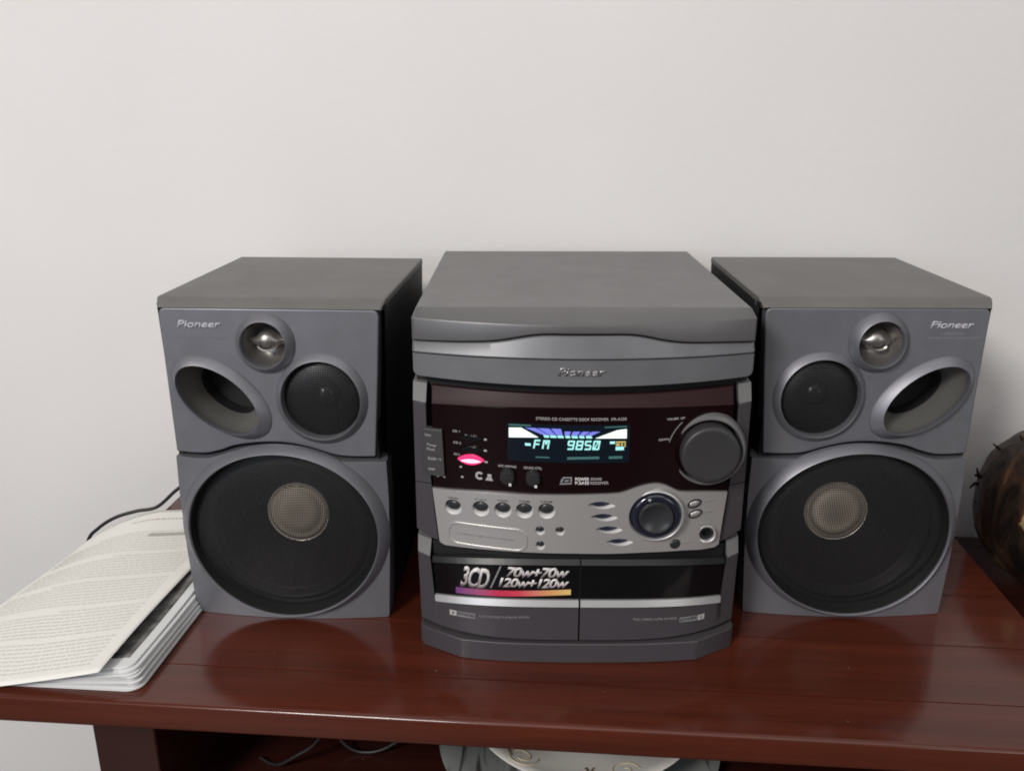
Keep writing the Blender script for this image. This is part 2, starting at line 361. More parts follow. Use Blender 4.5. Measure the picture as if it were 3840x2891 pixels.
# ------------------------------------------------------------------ table
TR = radians(-4.05)
table = empty('wooden_table', (-.425, .6006, 0), TR, 'glossy dark red wooden table carrying the stereo and both speakers', 'table')
def tw(u, v, z=0):
    return (-.425+u*cos(TR)-v*sin(TR), .6006+u*sin(TR)+v*cos(TR), z)
TL, TRT, TF, TB, TH = -.0195, .886, -.006, .408, .0255
ys = [TF, .0475, .128, .215, .308, TB]
for i in range(5):
    o = box('plank', TL, TRT, ys[i]+(.0006 if i else 0), ys[i+1]-.0006, -TH, 0, M['wood'], table, .0045 if i == 0 else 0, 4)
    if i == 0:   # only the nosing is well rounded; the joint side stays tight
        o.modifiers.clear()
        bm = bmesh.new(); bm.from_mesh(o.data)
        fe = [e for e in bm.edges if all(abs(v.co.y-ys[0]) < 1e-5 for v in e.verts)]
        bmesh.ops.bevel(bm, geom=fe, offset=.0042, segments=4, affect='EDGES', profile=.5)
        bm.to_mesh(o.data); bm.free(); o.data.shade_smooth(); o.data.set_sharp_from_angle(angle=radians(40))
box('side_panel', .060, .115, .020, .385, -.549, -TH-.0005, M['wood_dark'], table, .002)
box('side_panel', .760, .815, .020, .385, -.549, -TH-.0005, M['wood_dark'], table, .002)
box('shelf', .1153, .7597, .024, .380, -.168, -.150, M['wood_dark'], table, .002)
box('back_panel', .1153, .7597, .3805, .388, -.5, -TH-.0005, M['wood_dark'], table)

# ------------------------------------------------------------------ stereo unit
unit = empty('mini_stereo', (.0504, .675, 0), 0, 'grey three-disc mini stereo with lit display and twin cassette doors, between the speakers', 'stereo')
def Y(x, z=0): return -.03+.03*(x/.135)**2
def YR(x, z=0): return Y(x)+.012
box('cabinet', -.1335, .1335, .018, .2905, .010, .2700, M['vinyl'], unit, .001)
# plinth
pts = [(-138, 0), (-131, -8), (-99, -25), (-60, -30.5), (0, -32), (60, -30.5), (101, -26.5), (131, -9), (138.5, -1)]
P2 = [(-138, 0), (-134.5, -6), (-101, -25)]+smooth_poly([(-99, -25.6), (-60, -30.5), (0, -32), (60, -30.5), (101, -26.5)], 5)+[(103, -25.6), (135, -7), (138.5, -1)]
bm = bmesh.new()
lo = [bm.verts.new((x*.001, y*.001, 0)) for x, y in P2]+[bm.verts.new((.134, .28, 0)), bm.verts.new((-.134, .28, 0))]
f = bm.faces.new(lo); r = bmesh.ops.extrude_face_region(bm, geom=[f])
for g in r['geom']:
    if isinstance(g, bmesh.types.BMVert): g.co.z = .0188
o = bm_obj('plinth', bm, M['door_grey'], unit, 180); bevel(o, .0012, 3, 50)
# dark core behind the front panels
plate('front_core', [(-136, 14), (136, 14), (136, 249), (-136, 249)], M['gap'], unit, Y, -.0125, .03, 0)

# lid
def wave(x):
    W = [(-139, 277), (-100, 279.2), (-85, 280.4), (-70, 281.8), (-40.6, 288), (-34, 288.8), (34, 288.8), (41, 288), (66, 282), (80, 280.2), (100, 279), (139, 276.5)]
    for (a, za), (b, zb) in zip(W, W[1:]):
        if a <= x <= b:
            t = (x-a)/(b-a); return za+(zb-za)*t
    return W[-1][1]
def wavs(x): return sum(wave(max(-139, min(139, x+d))) for d in (-9, -6, -3, 0, 3, 6, 9))/7*.001
HW = .1372
xs = sorted(set([-HW, -HW+.0015, HW-.0015, HW]+[i*.003 for i in range(-45, 46)]))
bm = bmesh.new(); cols = []
for x in xs:
    e = abs(x) > HW-.001
    i = .0012 if e else 0
    zs = wavs(x*1000); y = Y(x)*.88+.0002
    prof = [(.2905, zs+.0006), (.2905, .3034-i), (.0100, .3034-i), (.0082, .3031-i), (y+.0022, .2972-i), (y+.0006, .2961-i), (y+i, .2946-i), (y+i, zs+.0016), (y+.0008, zs+.0007), (y+.004, zs+.0006)]
    sx = lambda yy: x*(.1345/HW) if yy > .0081 else x
    cols.append([bm.verts.new((sx(a), a, b)) for a, b in prof])
for a, b in zip(cols, cols[1:]):
    for j in range(len(a)): bm.faces.new((a[j], a[(j+1) % len(a)], b[(j+1) % len(a)], b[j]))
bm.faces.new(cols[0]); bm.faces.new(cols[-1])
o = bm_obj('lid', bm, M['lid_grey'], unit, 28); o.data.materials.append(M['lid_shade'])
for f_ in o.data.polygons:      # shade on the sloping lip and the front is put into a darker grey
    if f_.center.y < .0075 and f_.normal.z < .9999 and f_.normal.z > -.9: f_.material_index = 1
# tray front under the wave-shaped gap: upper lip leaning back, then the flat band
bm = bmesh.new(); cols = []
for x in xs:
    e = abs(x) > HW-.001; i = .0012 if e else 0; y = Y(x)
    zs = wavs(x*1000)-.0008; zr = .2685+.0025*cos(x/.137*pi/2)
    prof = [(y+.03, zs), (y+.0040, zs), (y+.0030+i, zs-.0008), (y-.0008+i, zr+.0006), (y-.0003+i, zr-.0004), (y+.0016, zr-.0010), (y+.03, zr-.0010)]
    cols.append([bm.verts.new((x, a, b)) for a, b in prof])
for a, b in zip(cols, cols[1:]):
    for j in range(len(a)): bm.faces.new((a[j], a[(j+1) % len(a)], b[(j+1) % len(a)], b[j]))
bm.faces.new(cols[0]); bm.faces.new(cols[-1])
bm_obj('tray_lip', bm, M['tray_grey'], unit, 28)
top = [(x, (.2685+.0025*cos(x*.001/.137*pi/2))*1000-1.3) for x in [-137+274*i/30 for i in range(31)]]
plate('disc_tray', top+rrect(-137, 248.8, 137, 262, 5)[-12:][::-1], M['tray_grey'], unit, Y, 0, .02, .0012)
words('logo', 'Pioneer', -21.5, 257.6, 14.5, 6.2, M['logo'], unit, Y, .0008, .34, .022, .95)

# side pillars; each head chamfer has its caught light put into paler grey
for s in (-1, 1):
    A = lambda L: [(s*x, z) for x, z in L]
    plate('pillar', A([(-138.3, 226.3), (-127.4, 225.6), (-127.3, 206), (-125.6, 172), (-124.4, 154.9), (-138.6, 155)]), M['door_grey'], unit, Y, 0, .02, .0008)
    plate('pillar', A([(-138.6, 154.2), (-124.3, 154.1), (-122.6, 130), (-119.6, 103.4), (-126, 105), (-138.8, 111)]), M['door_grey'], unit, Y, 0, .02, .0008)
    plate('pillar_cap', A([(-138.3, 241.3), (-126.6, 241.3), (-127.3, 226.2), (-138.3, 226.9)]), M['lid_grey'], unit, lambda x, z: Y(x)+max(0, (z-.2265))*.42, 0, .02, 0)

# smoked display panel
PB = smooth_poly([(-123, 151.5), (-60, 155.5), (0, 157.5), (29, 157.5), (40, 160.6), (58, 163.5), (72, 159.7), (81, 155), (123, 149.5)], 3)
def sub(L, n=10):
    out = []
    for (a, b) in zip(L, L[1:]): out += [(a[0]+(b[0]-a[0])*i/n, a[1]+(b[1]-a[1])*i/n) for i in range(n)]
    return out+[L[-1]]
zb = lambda x: 226.2+5.2*(1-(x/122)**2)
edge = [122-244*i/24 for i in range(25)]
plate('display_panel', PB+[(x, zb(x)) for x in edge], M['smoke'], unit, Y, .0012, .006, .0005)
bm = bmesh.new(); cols = []
for x in edge[::-1]:
    xx = x*.001; z0 = zb(x)*.001
    cols.append([bm.verts.new((xx, Y(xx)+a, b)) for a, b in ((.004, z0+.0004), (-.0012, z0+.0004), (-.0006, z0+.0012), (.0022, z0+.0052), (.0050, .2404), (.0100, .2404))])
for a, b in zip(cols, cols[1:]):
    for k in range(6): bm.faces.new((a[k], a[(k+1) % 6], b[(k+1) % 6], b[k]))
bm.faces.new(cols[0]); bm.faces.new(cols[-1])
bm_obj('display_bezel', bm, M['smoke_lip'], unit, 35)

# screen
YD = Y
plate('screen', rrect(-60.5, 185.5, 36.5, 217.6, 1), M['screen'], unit, Y, .0016, .001, 0)
p = .0021
for q in ([(-59.4, 213.4), (-49.5, 214.0), (-36.0, 206.6), (-59.4, 205.3)], [(33.6, 214.0), (26, 213.2), (8.9, 206.7), (33.8, 206.2)]): strokes('lit_fan', [q], M['lit_white'], unit, Y, p)
blue = []
tops = [(-46.5, -38), (-36.5, -27.5), (-26, -18.3), (-15.5, -10.5), (-8.8, -3.0), (-1.2, 4.5), (6.2, 12.5)]
bots = [(-32.2, -28.2), (-27.2, -22.4), (-21.4, -16.8), (-15.2, -11.6), (-10.2, -5.6), (-4.2, -.4), (1.0, 5.6)]
for k, (t, b) in enumerate(zip(tops, bots)):
    zt = 214.3 if k < 3 else 212.2
    blue.append([(t[0], zt), (t[1], zt), (b[1], 208.9), (b[0], 208.9)])
for q in blue: strokes('lit_ray', [q], M['lit_blue'], unit, Y, p)
strokes('lit_base', [[(b[0]+.2, 208.6), (b[1]+.3, 208.6), (b[1]+.9, 206.8), (b[0]+.9, 206.8)] for b in bots], M['cyan'], unit, Y, p)
for q in ([(-59.4, 216.4), (-42, 216.8), (-42, 215.7), (-59.4, 215.2)], [(16, 216.2), (33.5, 216.6), (33.5, 215.6), (16, 215.4)]): strokes('lit_edge', [q], M['cyan_dim'], unit, Y, p)
SEG = {'F': 'aefg', 'M': 'efbcjk', '9': 'abcdfg', '8': 'abcdefg', '5': 'acdfg', '0': 'abcdefx'}
def glyph(ch, x, z, wd, ht, t=1.25, lean=.16):
    hb = lambda a, b, zc: [(a, zc-t/2), (b, zc-t/2), (b, zc+t/2), (a, zc+t/2)]
    vb = lambda xc, a, b: [(xc-t/2, a), (xc+t/2, a), (xc+t/2, b), (xc-t/2, b)]
    g = .18; m = ht/2
    S = {'a': hb(t/2, wd-t/2, ht-t/2), 'd': hb(t/2, wd-t/2, t/2), 'g': hb(t*.7, wd-t*.7, m), 'f': vb(t/2, m+g, ht-g), 'e': vb(t/2, g, m-g), 'b': vb(wd-t/2, m+g, ht-g), 'c': vb(wd-t/2, g, m-g),
         'j': [(t, ht), (t*1.9, ht), (wd/2+.3, m), (wd/2-.5, m)], 'k': [(wd-t*1.9, ht), (wd-t, ht), (wd/2+.5, m), (wd/2-.3, m)], 'x': [(t, t), (t*1.7, t), (wd-t, ht-t), (wd-t*1.7, ht-t)]}
    return [[(x+a+b*lean, z+b) for a, b in S[c]] for c in SEG[ch]]
q = [[(-46.6, 201.2), (-42.2, 201.2), (-41.9, 199.2), (-46.4, 199.2)]]
for ch, x in (('F', -40.2), ('M', -33.2)): q += glyph(ch, x, 197.0, 5.3, 7.6)
for ch, x in (('9', -13.6), ('8', -6.8), ('5', -.1), ('0', 6.5)): q += glyph(ch, x, 196.9, 5.5, 7.8)
strokes('lit_characters', q, M['cyan'], unit, Y, p)
strokes('lit_icon', [[(20.6, 203.8), (24.6, 203.8), (24.6, 201.9), (20.6, 201.9)], [(25.3, 199.2), (31.9, 199.2), (31.9, 196.4), (25.3, 196.4)]], M['cyan'], unit, Y, p)
strokes('lit_icon', [[(25.2, 203.8), (33.2, 203.8), (33.2, 202.6), (25.2, 202.6)], [(25.4, 202.0), (28.4, 202.0), (28.4, 199.9), (25.4, 199.9)], [(29.4, 202.0), (31.0, 202.0), (31.0, 199.9), (29.4, 199.9)], [(32.2, 202.2), (33.2, 202.2), (33.2, 199.0), (32.2, 199.0)]], M['lit_amber'], unit, Y, p)
strokes('lit_icon', [[(-13, 190.6), (12.5, 191.2), (12.5, 189.2), (-13, 188.6)], [(20, 191.2), (31, 191.2), (31, 189.2), (20, 189.2)], [(-38, 190.2), (-27, 190.4), (-27, 189.4), (-38, 189.2)]], M['cyan_dim'], unit, Y, p)
words('lettering', 'STEREO CD CASSETTE DECK RECEIVER  XR-A330', -38, 221.1, 33.2, 2.3, M['print'], unit, Y, .0016, 0, .012)

# left key strip and indicator keys
o = plate('key_strip', [(-130.8, 205.4), (-113.7, 206.2), (-112.3, 165.4), (-126, 164.6), (-130.4, 168.0)], M['keys'], unit, Y, .0042, .008, .0012)
for s_, x, z, wd, h_ in (('DEMO', -128.4, 199.0, 5.2, 1.9), ('Timer', -127.2, 190.6, 8.6, 2.1), ('Clock', -127.2, 187.0, 7.2, 1.9), ('SLEEP / T', -126.4, 178.6, 11.5, 2.2), ('DISP', -126.0, 169.4, 5.6, 1.9)):
    words('lettering', s_, x, z, x+wd, h_, M['print'], unit, Y, .0046, 0, .01)
for s_, x, z, wd in (('CD 1', -105.2, 204.8, 6), ('CD 2', -104.8, 195.0, 6.6), ('CD 3', -104.6, 184.8, 5)):
    words('lettering', s_, x, z, x+wd, 1.8, M['print'], unit, Y, .0016, 0, .012)
def lens(cx, cz, rx, rz, n=22, tilt=0):
    P = []
    for i in range(n+1): t = -1+2*i/n; P.append((cx+rx*t, cz+rz*(1-t*t)+tilt*t*rx))
    for i in range(1, n): t = 1-2*i/n; P.append((cx+rx*t, cz-rz*(1-t*t)+tilt*t*rx))
    return P
for zc in (201.4, 191.8):
    o = plate('disc_key', lens(-90.4, zc, 10, 2.6, 22, .05), M['gloss_black'], unit, Y, .0030, .004, .0009)
o = plate('disc_key', lens(-90.4, 182.8, 11.2, 4.4, 22, .05), M['led_red'], unit, Y, .0030, .004, .0009); tag(o, 'disc key glowing pinkish red')
plate('led_core', lens(-90.4, 181.9, 8.8, 1.7, 22, .05), M['led_core'], unit, Y, .0036, .0012, .0003)
strokes('indicator', [[(x, z), (x+wd, z), (x+wd, z+1.5), (x, z+1.5)] for x, z, wd in ((-95, 202.2, 2.4), (-79.4, 200.6, 2.2), (-94.4, 192.2, 2.6), (-79.6, 191.0, 2.4), (-79.2, 181.2, 2.6), (-99.8, 174.4, 1.8), (-98.8, 165.6, 2.0), (-119.6, 163.3, 2.0), (-113.8, 163.3, 1.6))], M['print'], unit, Y, .0016)
# small round emblem beside the keys
arc = []
for i in range(14):
    a0, a1 = radians(40+280*i/14), radians(40+280*(i+1)/14)
    arc.append([(-83.4+3.5*cos(a0), 169.4+3.5*sin(a0)), (-83.4+3.5*cos(a1), 169.4+3.5*sin(a1)), (-83.4+1.7*cos(a1), 169.4+1.7*sin(a1)), (-83.4+1.7*cos(a0), 169.4+1.7*sin(a0))])
strokes('emblem', arc+[[(-76.8, 168.9), (-73.6, 168.9), (-73.6, 171.6), (-76.8, 171.6)], [(-78.6, 166.0), (-72.2, 166.0), (-73.4, 168.5), (-77.4, 168.5)]], M['print'], unit, Y, .0017)
for x, s_ in ((-60.6, 'MIC MIXING'), (-40.0, 'SOUND CTRL')):
    k = lathe_y('small_knob', x*.001, .1722, [(.0062, Y(x*.001)+.001), (.0060, Y(x*.001)-.007), (.0050, Y(x*.001)-.0085), (.0002, Y(x*.001)-.0088)], M['btn'], unit, 32)
    strokes('pointer', [[(x+1.2, 166.0), (x+3.2, 166.0), (x+3.2, 168.2), (x+1.2, 168.2)]], M['print_white'], unit, Y, .0088)
    words('lettering', s_, x-7.4, 178.9, x+7.2, 2.0, M['print'], unit, Y, .0016, 0, .012)
# disc emblem and two lines of print
strokes('emblem', [[(-18.6, 166.6), (-8.8, 167.2), (-8.8, 168.4), (-18.2, 167.8)], [(-18.2, 168.2), (-16.8, 168.4), (-15.0, 171.9), (-17.2, 171.6)], [(-10.2, 168.8), (-8.8, 168.9), (-8.8, 172.4), (-10.2, 172.2)], [(-16.6, 171.9), (-8.8, 172.4), (-8.8, 173.4), (-16.2, 173.2)], [(-15.0, 169.2), (-11.6, 169.4), (-11.2, 170.9), (-14.4, 170.7)]], M['print_dim'], unit, Y, .0017)
words('lettering', 'POWER', -6.2, 170.2, 5.2, 2.7, M['print_white'], unit, Y, .0017, 0, .03)
words('lettering', 'SOUND', 6.2, 170.6, 15.2, 2.1, M['print'], unit, Y, .0017, 0, .015)
words('lettering', 'P.BASS', -6.2, 167.0, 5.2, 2.5, M['print_white'], unit, Y, .0017, 0, .03)
words('lettering', 'RECEIVER', 6.2, 167.0, 20.8, 2.3, M['print'], unit, Y, .0017, 0, .015)
# volume knob
vx, vz = .1016, .1912; vy = Y(vx)
lathe_y('volume_ring', vx, vz, [(.0312, vy+.006), (.0310, vy-.001), (.0300, vy-.0056), (.0286, vy-.0080), (.0274, vy-.0080), (.0264, vy-.0062), (.0258, vy-.002), (.0256, vy+.003)], M['ring_grey'], unit, 72, cap1=False)
lathe_y('volume_knob', vx, vz, [(.0240, vy+.002), (.0238, vy-.0140), (.0233, vy-.0156), (.0220, vy-.0166), (.0196, vy-.0164), (.0002, vy-.0158)], M['knob'], unit, 72)
for s_, x, z, wd in (('VOLUME', 65.8, 219.2, 9.6), ('UP', 77.2, 219.2, 3.4), ('DOWN', 60.0, 202.3, 8.2)):
    words('lettering', s_, x, z, x+wd, 1.7, M['print'], unit, Y, .0016, 0, .012)
arc = []
for i in range(10):
    a0, a1 = radians(132+32*i/10), radians(132+32*(i+1)/10)
    arc.append([(101.6+34.6*cos(a), 191.2+34.6*sin(a)) if k < 2 else (101.6+33.9*cos(a), 191.2+33.9*sin(a)) for k, a in enumerate((a0, a1, a1, a0))])
strokes('scale_mark', arc, M['print_dim'], unit, Y, .0016)

# silver control panel
SIL = [(-123.3, 153.1), (-120.7, 128), (-118.4, 105.6), (-117, 104), (-113.5, 102.6), (-75, 104.6), (-35.3, 106), (-6, 106.6), (50, 105.6), (85, 103.6), (101.6, 101.7), (114, 101.8), (117.6, 104), (119.6, 128), (121.8, 151)]
SIL += smooth_poly([(121.8, 151), (100, 154.6), (84, 156.4), (77, 158.6), (72, 161.7), (66, 164.6), (58.4, 166.0), (50, 165.3), (40.4, 162.6), (33, 160.1), (26, 159.2), (2, 158.6), (-60, 156.6), (-123.3, 153.1)], 4)[1:-1]
B5 = [(-105.7, 140.7), (-82.5, 142.7), (-64.3, 143.8), (-46.7, 144.8), (-28.9, 145.6)]
B3 = [(-33.9, 127.2), (-17.7, 127.6), (-33.5, 113.8)]
CR = [(14.2, 150.0), (16.6, 139.2), (21.0, 128.0), (30.2, 116.4)]
JX, JZ = 60.0, 138.4
holes = [ell(x, z-1.5, 7.2, 6.8, 26, .12) for x, z in B5]+[ell(x, z-1.0, 4.0, 4.0, 20) for x, z in B3]+[lens(x+1.2, z-.3, 11.4, 3.3, 12, -.06) for x, z in CR]
holes += [ell(JX, JZ, 22.2, 21.2, 48), ell(105.5, 116.0, 6.4, 6.2, 26)]
YS = lambda x, z: Y(x)
plate('control_panel', SIL, M['silver'], unit, YS, .0042, .006, .0010, holes, seg=3)
def cup(outer, inner, parent, m=M['cup'], d=.0032, n=None):
    return loft('cup', [[(x*.001, Y(x*.001)-.0040, z*.001) for x, z in outer], [(x*.001, Y(x*.001)-.0036, z*.001) for x, z in [(a*.94+c*.06, b*.94+e*.06) for (a, b), (c, e) in zip(outer, inner)]],
                        [(x*.001, Y(x*.001)-.0042+d, z*.001) for x, z in inner], [(x*.001, Y(x*.001)+.003, z*.001) for x, z in inner]], m, parent, smooth=70)
def domed(name, P, m, parent, base, h, steps=4):
    cx = sum(p[0] for p in P)/len(P); cz = sum(p[1] for p in P)/len(P); rs = []
    rs.append([(x*.001, Y(x*.001)+.004, z*.001) for x, z in P])
    for i in range(steps+1):
        t = i/steps*pi/2*.97; k = cos(t)*.12+.88 if i < 2 else cos(t)
        k = cos(t)**.5
        rs.append([((cx+(x-cx)*k)*.001, Y((cx+(x-cx)*k)*.001)-base-h*sin(t), (cz+(z-cz)*k)*.001) for x, z in P])
    return loft(name, rs, m, parent, cap1=True, smooth=60)
for k, (x, z) in enumerate(B5):
    cup(ell(x, z-1.5, 7.3, 6.9, 26, .12), ell(x, z, 5.9, 4.9, 26, .12), unit)
    domed('button', ell(x, z+.1, 5.8, 4.8, 26, .12), M['btn'], unit, .0012, .0030)
for x, z in B3:
    cup(ell(x, z-1.0, 4.1, 4.1, 20), ell(x, z, 3.2, 3.0, 20), unit)
    domed('button', ell(x, z, 3.1, 2.9, 20), M['btn'], unit, .001, .0026)
for x, z in CR:
    cup(lens(x+1.2, z-.3, 11.5, 3.4, 12, -.06), lens(x-.6, z+.4, 9.6, 2.7, 12, -.03), unit)
    domed('preset_button', lens(x-.7, z+.5, 9.4, 2.6, 12, -.03), M['btn_blue'], unit, .001, .0022)
# pill shaped embossed frame
plate('nameplate_frame', rrect(-111, 105.8, -44.2, 126.2, 9, 8), M['silver'], unit, YS, .0050, .0015, .0005, [rrect(-109.6, 107.2, -45.6, 124.8, 7.8, 8)], seg=2)
words('lettering', '3 COMPACT DISC MULTI-CHANGER', -103, 115.4, -55, 1.7, M['print_dim'], unit, YS, .0046, 0, 0)
for (x, z), s_ in zip(B5, ('OPEN', 'CD', 'TAPE', 'TUNER', 'LINE')):
    words('lettering', s_, x-4.6, z+6.2, x+4.6, 1.4, M['btn'], unit, YS, .0046)
# jog dial
jy = Y(JX*.001)
lathe_y('jog_ring', JX*.001, JZ*.001, [(.0238, jy-.0040), (.0234, jy-.0058), (.0222, jy-.0064), (.0212, jy-.0056), (.0207, jy-.003), (.0206, jy+.003)], M['bright'], unit, 72, ky=.965, cap1=False)
lathe_y('jog_dial', JX*.001, JZ*.001, [(.0204, jy+.003), (.0203, jy-.0050), (.0196, jy-.0068), (.0175, jy-.0078), (.0150, jy-.0074), (.0146, jy-.0060), (.0002, jy-.0060)], M['dial'], unit, 72, ky=.965)
lathe_y('jog_cap', JX*.001, JZ*.001, [(.0142, jy-.002), (.0141, jy-.0096), (.0134, jy-.0108), (.0118, jy-.0106), (.0108, jy-.0096), (.0002, jy-.0084)], M['dial_top'], unit, 56, ky=.965)
domed('jog_dimple', ell(JX-5.6, JZ+15.2, 1.5, 1.2, 14), M['bright'], unit, .0070, .0008)
for x, z in ((93.0, 145.4), (94.4, 136.0)):
    plate('button_rim', ell(x, z, 6.2, 3.9, 30, .2), M['btn'], unit, YS, .0050, .003, .0004, [ell(x, z, 4.9, 2.8, 24, .2)], seg=2)
    domed('button', ell(x, z, 4.7, 2.7, 24, .2), M['silver'], unit, .0036, .0016)
lathe_y('headphone_jack', .1055, .1160, [(.0064, Y(.1055)-.0042), (.0080, Y(.1055)-.0052), (.0074, Y(.1055)-.0062), (.0062, Y(.1055)-.0056), (.0060, Y(.1055)+.002)], M['silver'], unit, 48, cap1=False)
lathe_y('jack_hole', .1055, .1160, [(.0061, Y(.1055)+.004), (.0061, Y(.1055)-.0030), (.0035, Y(.1055)-.0026), (.0032, Y(.1055)+.003)], M['black'], unit, 32)
domed('mic_knob', ell(78.3, 110.6, 4.6, 4.3, 28), M['btn'], unit, .0042, .0016)
for s_, x, z in (('BAND', 101.5, 145), ('MONO', 101.5, 135.2), ('PHONES', 100, 124.2), ('MIC', 86, 110)):
    words('lettering', s_, x, z, x+9, 1.5, M['print_dim'], unit, YS, .0046)

# dark step between control panel and cassette doors
plate('step_trim', [(-125.5, 100.5), (-118, 100), (-75, 102.4), (-6, 104.2), (85, 101.4), (125.5, 99), (125, 88), (0, 98), (-125, 88)], M['black'], unit, lambda x, z: Y(x)+.004, 0, .006, .0006)
# cassette doors: their front is flatter across the middle than the lid's
def Y3(x, z=0): return -.03+.03*abs(x/.135)**3.2
zt = lambda x: 87.0+10.6*(1-abs(x/125)**3.2)
zw = lambda x: 48.2+8.4*(1-abs(x/123)**3.3)
zd = lambda x: 21.6+2.2*abs(x/138)**6
for s in (-1, 1):
    A = lambda L: [(s*x, z) for x, z in L]
    n = 12
    xo = [-137.4+(137.4-.7)*i/n for i in range(n+1)]
    body = [(-138.6, 88), (-127.6, 87.2), (-126.2, 72), (-124.4, zw(124))]+[(x, zw(x)) for x in [-123+(123-.7)*i/n for i in range(n+1)]]+[(x, zd(x)) for x in xo[::-1]]
    d = plate('cassette_door', A(body), M['door_grey'], unit, Y3, 0, .012, .0010)
    plate('pillar_cap', A([(-138.8, 101.8), (-126.4, 101.6), (-127.6, 87.6), (-138.6, 88.4)]), M['lid_grey'], unit, lambda x, z: Y3(x)+max(0, (z-.0882))*.42, 0, .015, 0)  # paler grey again colours in the light caught by the tilted cap
    xi = [-125.4+(125.4-.5)*i/n for i in range(n+1)]
    plate('window', A([(x, zt(x)-.6) for x in xi]+[(x, zw(x)+3.6) for x in [-123.2+(123.2-.5)*i/n for i in range(n+1)][::-1]]), M['gloss_black'], d, Y3, -.0022, .004, .0004)
    plate('window_head', A([(x, zt(x)+.2) for x in xi]+[(x, zt(x)-4.0) for x in xi[::-1]]), M['black'], d, lambda x, z: Y3(x)+(z-(zt(x*1000)-4)*.001)*.7, .0006, .005, 0)
    plate('trim_strip', A([(-124.2, zw(124)+2.6), (-122.6, zw(122.6)+3.5)]+[(x, zw(x)+3.4) for x in [-121+(121-.8)*i/n for i in range(n+1)]]+[(x, zw(x)-2.0) for x in [-122.6+(122.6-.8)*i/n for i in range(n+1)][::-1]]+[(-124.0, zw(124)-1.4)]), M['bright'], d, lambda x, z: Y3(x)+(z-(zw(x*1000)-2)*.001)*.40, .0016, .004, 0)
plate('centre_seam', [(-.55, 22), (.55, 22), (.55, 98), (-.55, 98)], M['gap'], unit, Y3, -.003, .004, 0, curved=False)
# sticker on the left cassette window
YW = lambda x, z: Y3(x)+.0022
words('lettering', '3CD', -101.4, 66.2, -78.0, 19.4, M['fade'], unit, YW, .0006, .22, .03, .88, slope=.02)
strokes('lettering', [[(-75.6, 68.2), (-74.2, 68.3), (-65.6, 89.6), (-67.0, 89.6)]], M['print_dim'], unit, YW, .0006)
words('lettering', '70w+70w', -62.6, 80.2, -10.6, 9.2, M['fade'], unit, YW, .0006, .30, .03, .86, slope=.012)
words('lettering', '120w+120w', -68.4, 70.2, -10.6, 8.6, M['fade'], unit, YW, .0006, .30, .03, .86, slope=.018)
n = 12
plate('rainbow_bar', [(-105.2+97.8*i/n, 57.8+6.9*(i/n)**.8) for i in range(n+1)]+[(-105.2+97.8*i/n, 63.6+5.9*(i/n)**.8) for i in range(n, -1, -1)], M['rainbow'], unit, YW, .0006, .0005, 0)
# small print on the doors
for s in (-1, 1):
    a, b = (-111, -104.8) if s < 0 else (103, 109.2)
    z0 = 36.4 if s < 0 else 34.0
    plate('emblem', [(a, z0), (b, z0+.2), (b, z0+5), (a, z0+4.8)], M['print'], unit, Y3, .0004, .0008, 0, [[(a+2.4, z0+1.2), (b-2.4, z0+1.2), (b-2.4, z0+3.6), (a+2.4, z0+3.6)]])
    c0, c1 = (-104.0, -88.6) if s < 0 else (86.5, 102.2)
    plate('label_frame', [(c0, z0+.2), (c1, z0+.9), (c1, z0+5.6), (c0, z0+5)] if s < 0 else [(c0, z0+1.2), (c1, z0+.3), (c1, z0+5), (c0, z0+5.8)], M['print_dim'], unit, Y3, .0004, .0008, 0, [[(c0+.6, z0+1.6), (c1-.6, z0+1.6), (c1-.6, z0+4.6), (c0+.6, z0+4.6)]])
    words('lettering', 'DECK I' if s < 0 else 'DECK II', c0+2, z0+2.0, c1-2, 1.9, M['print_dim'], unit, Y3, .0005)
words('lettering', 'AUTO REVERSE PLAYBACK SYSTEM', -85.6, 39.4, -42, 2.0, M['print_dim'], unit, Y3, .0005, 0, .012, slope=.07)
words('lettering', 'FULL LOGIC AUTO REVERSE', 46, 41.0, 84, 2.0, M['print_dim'], unit, Y3, .0005, 0, .012, slope=-.06)

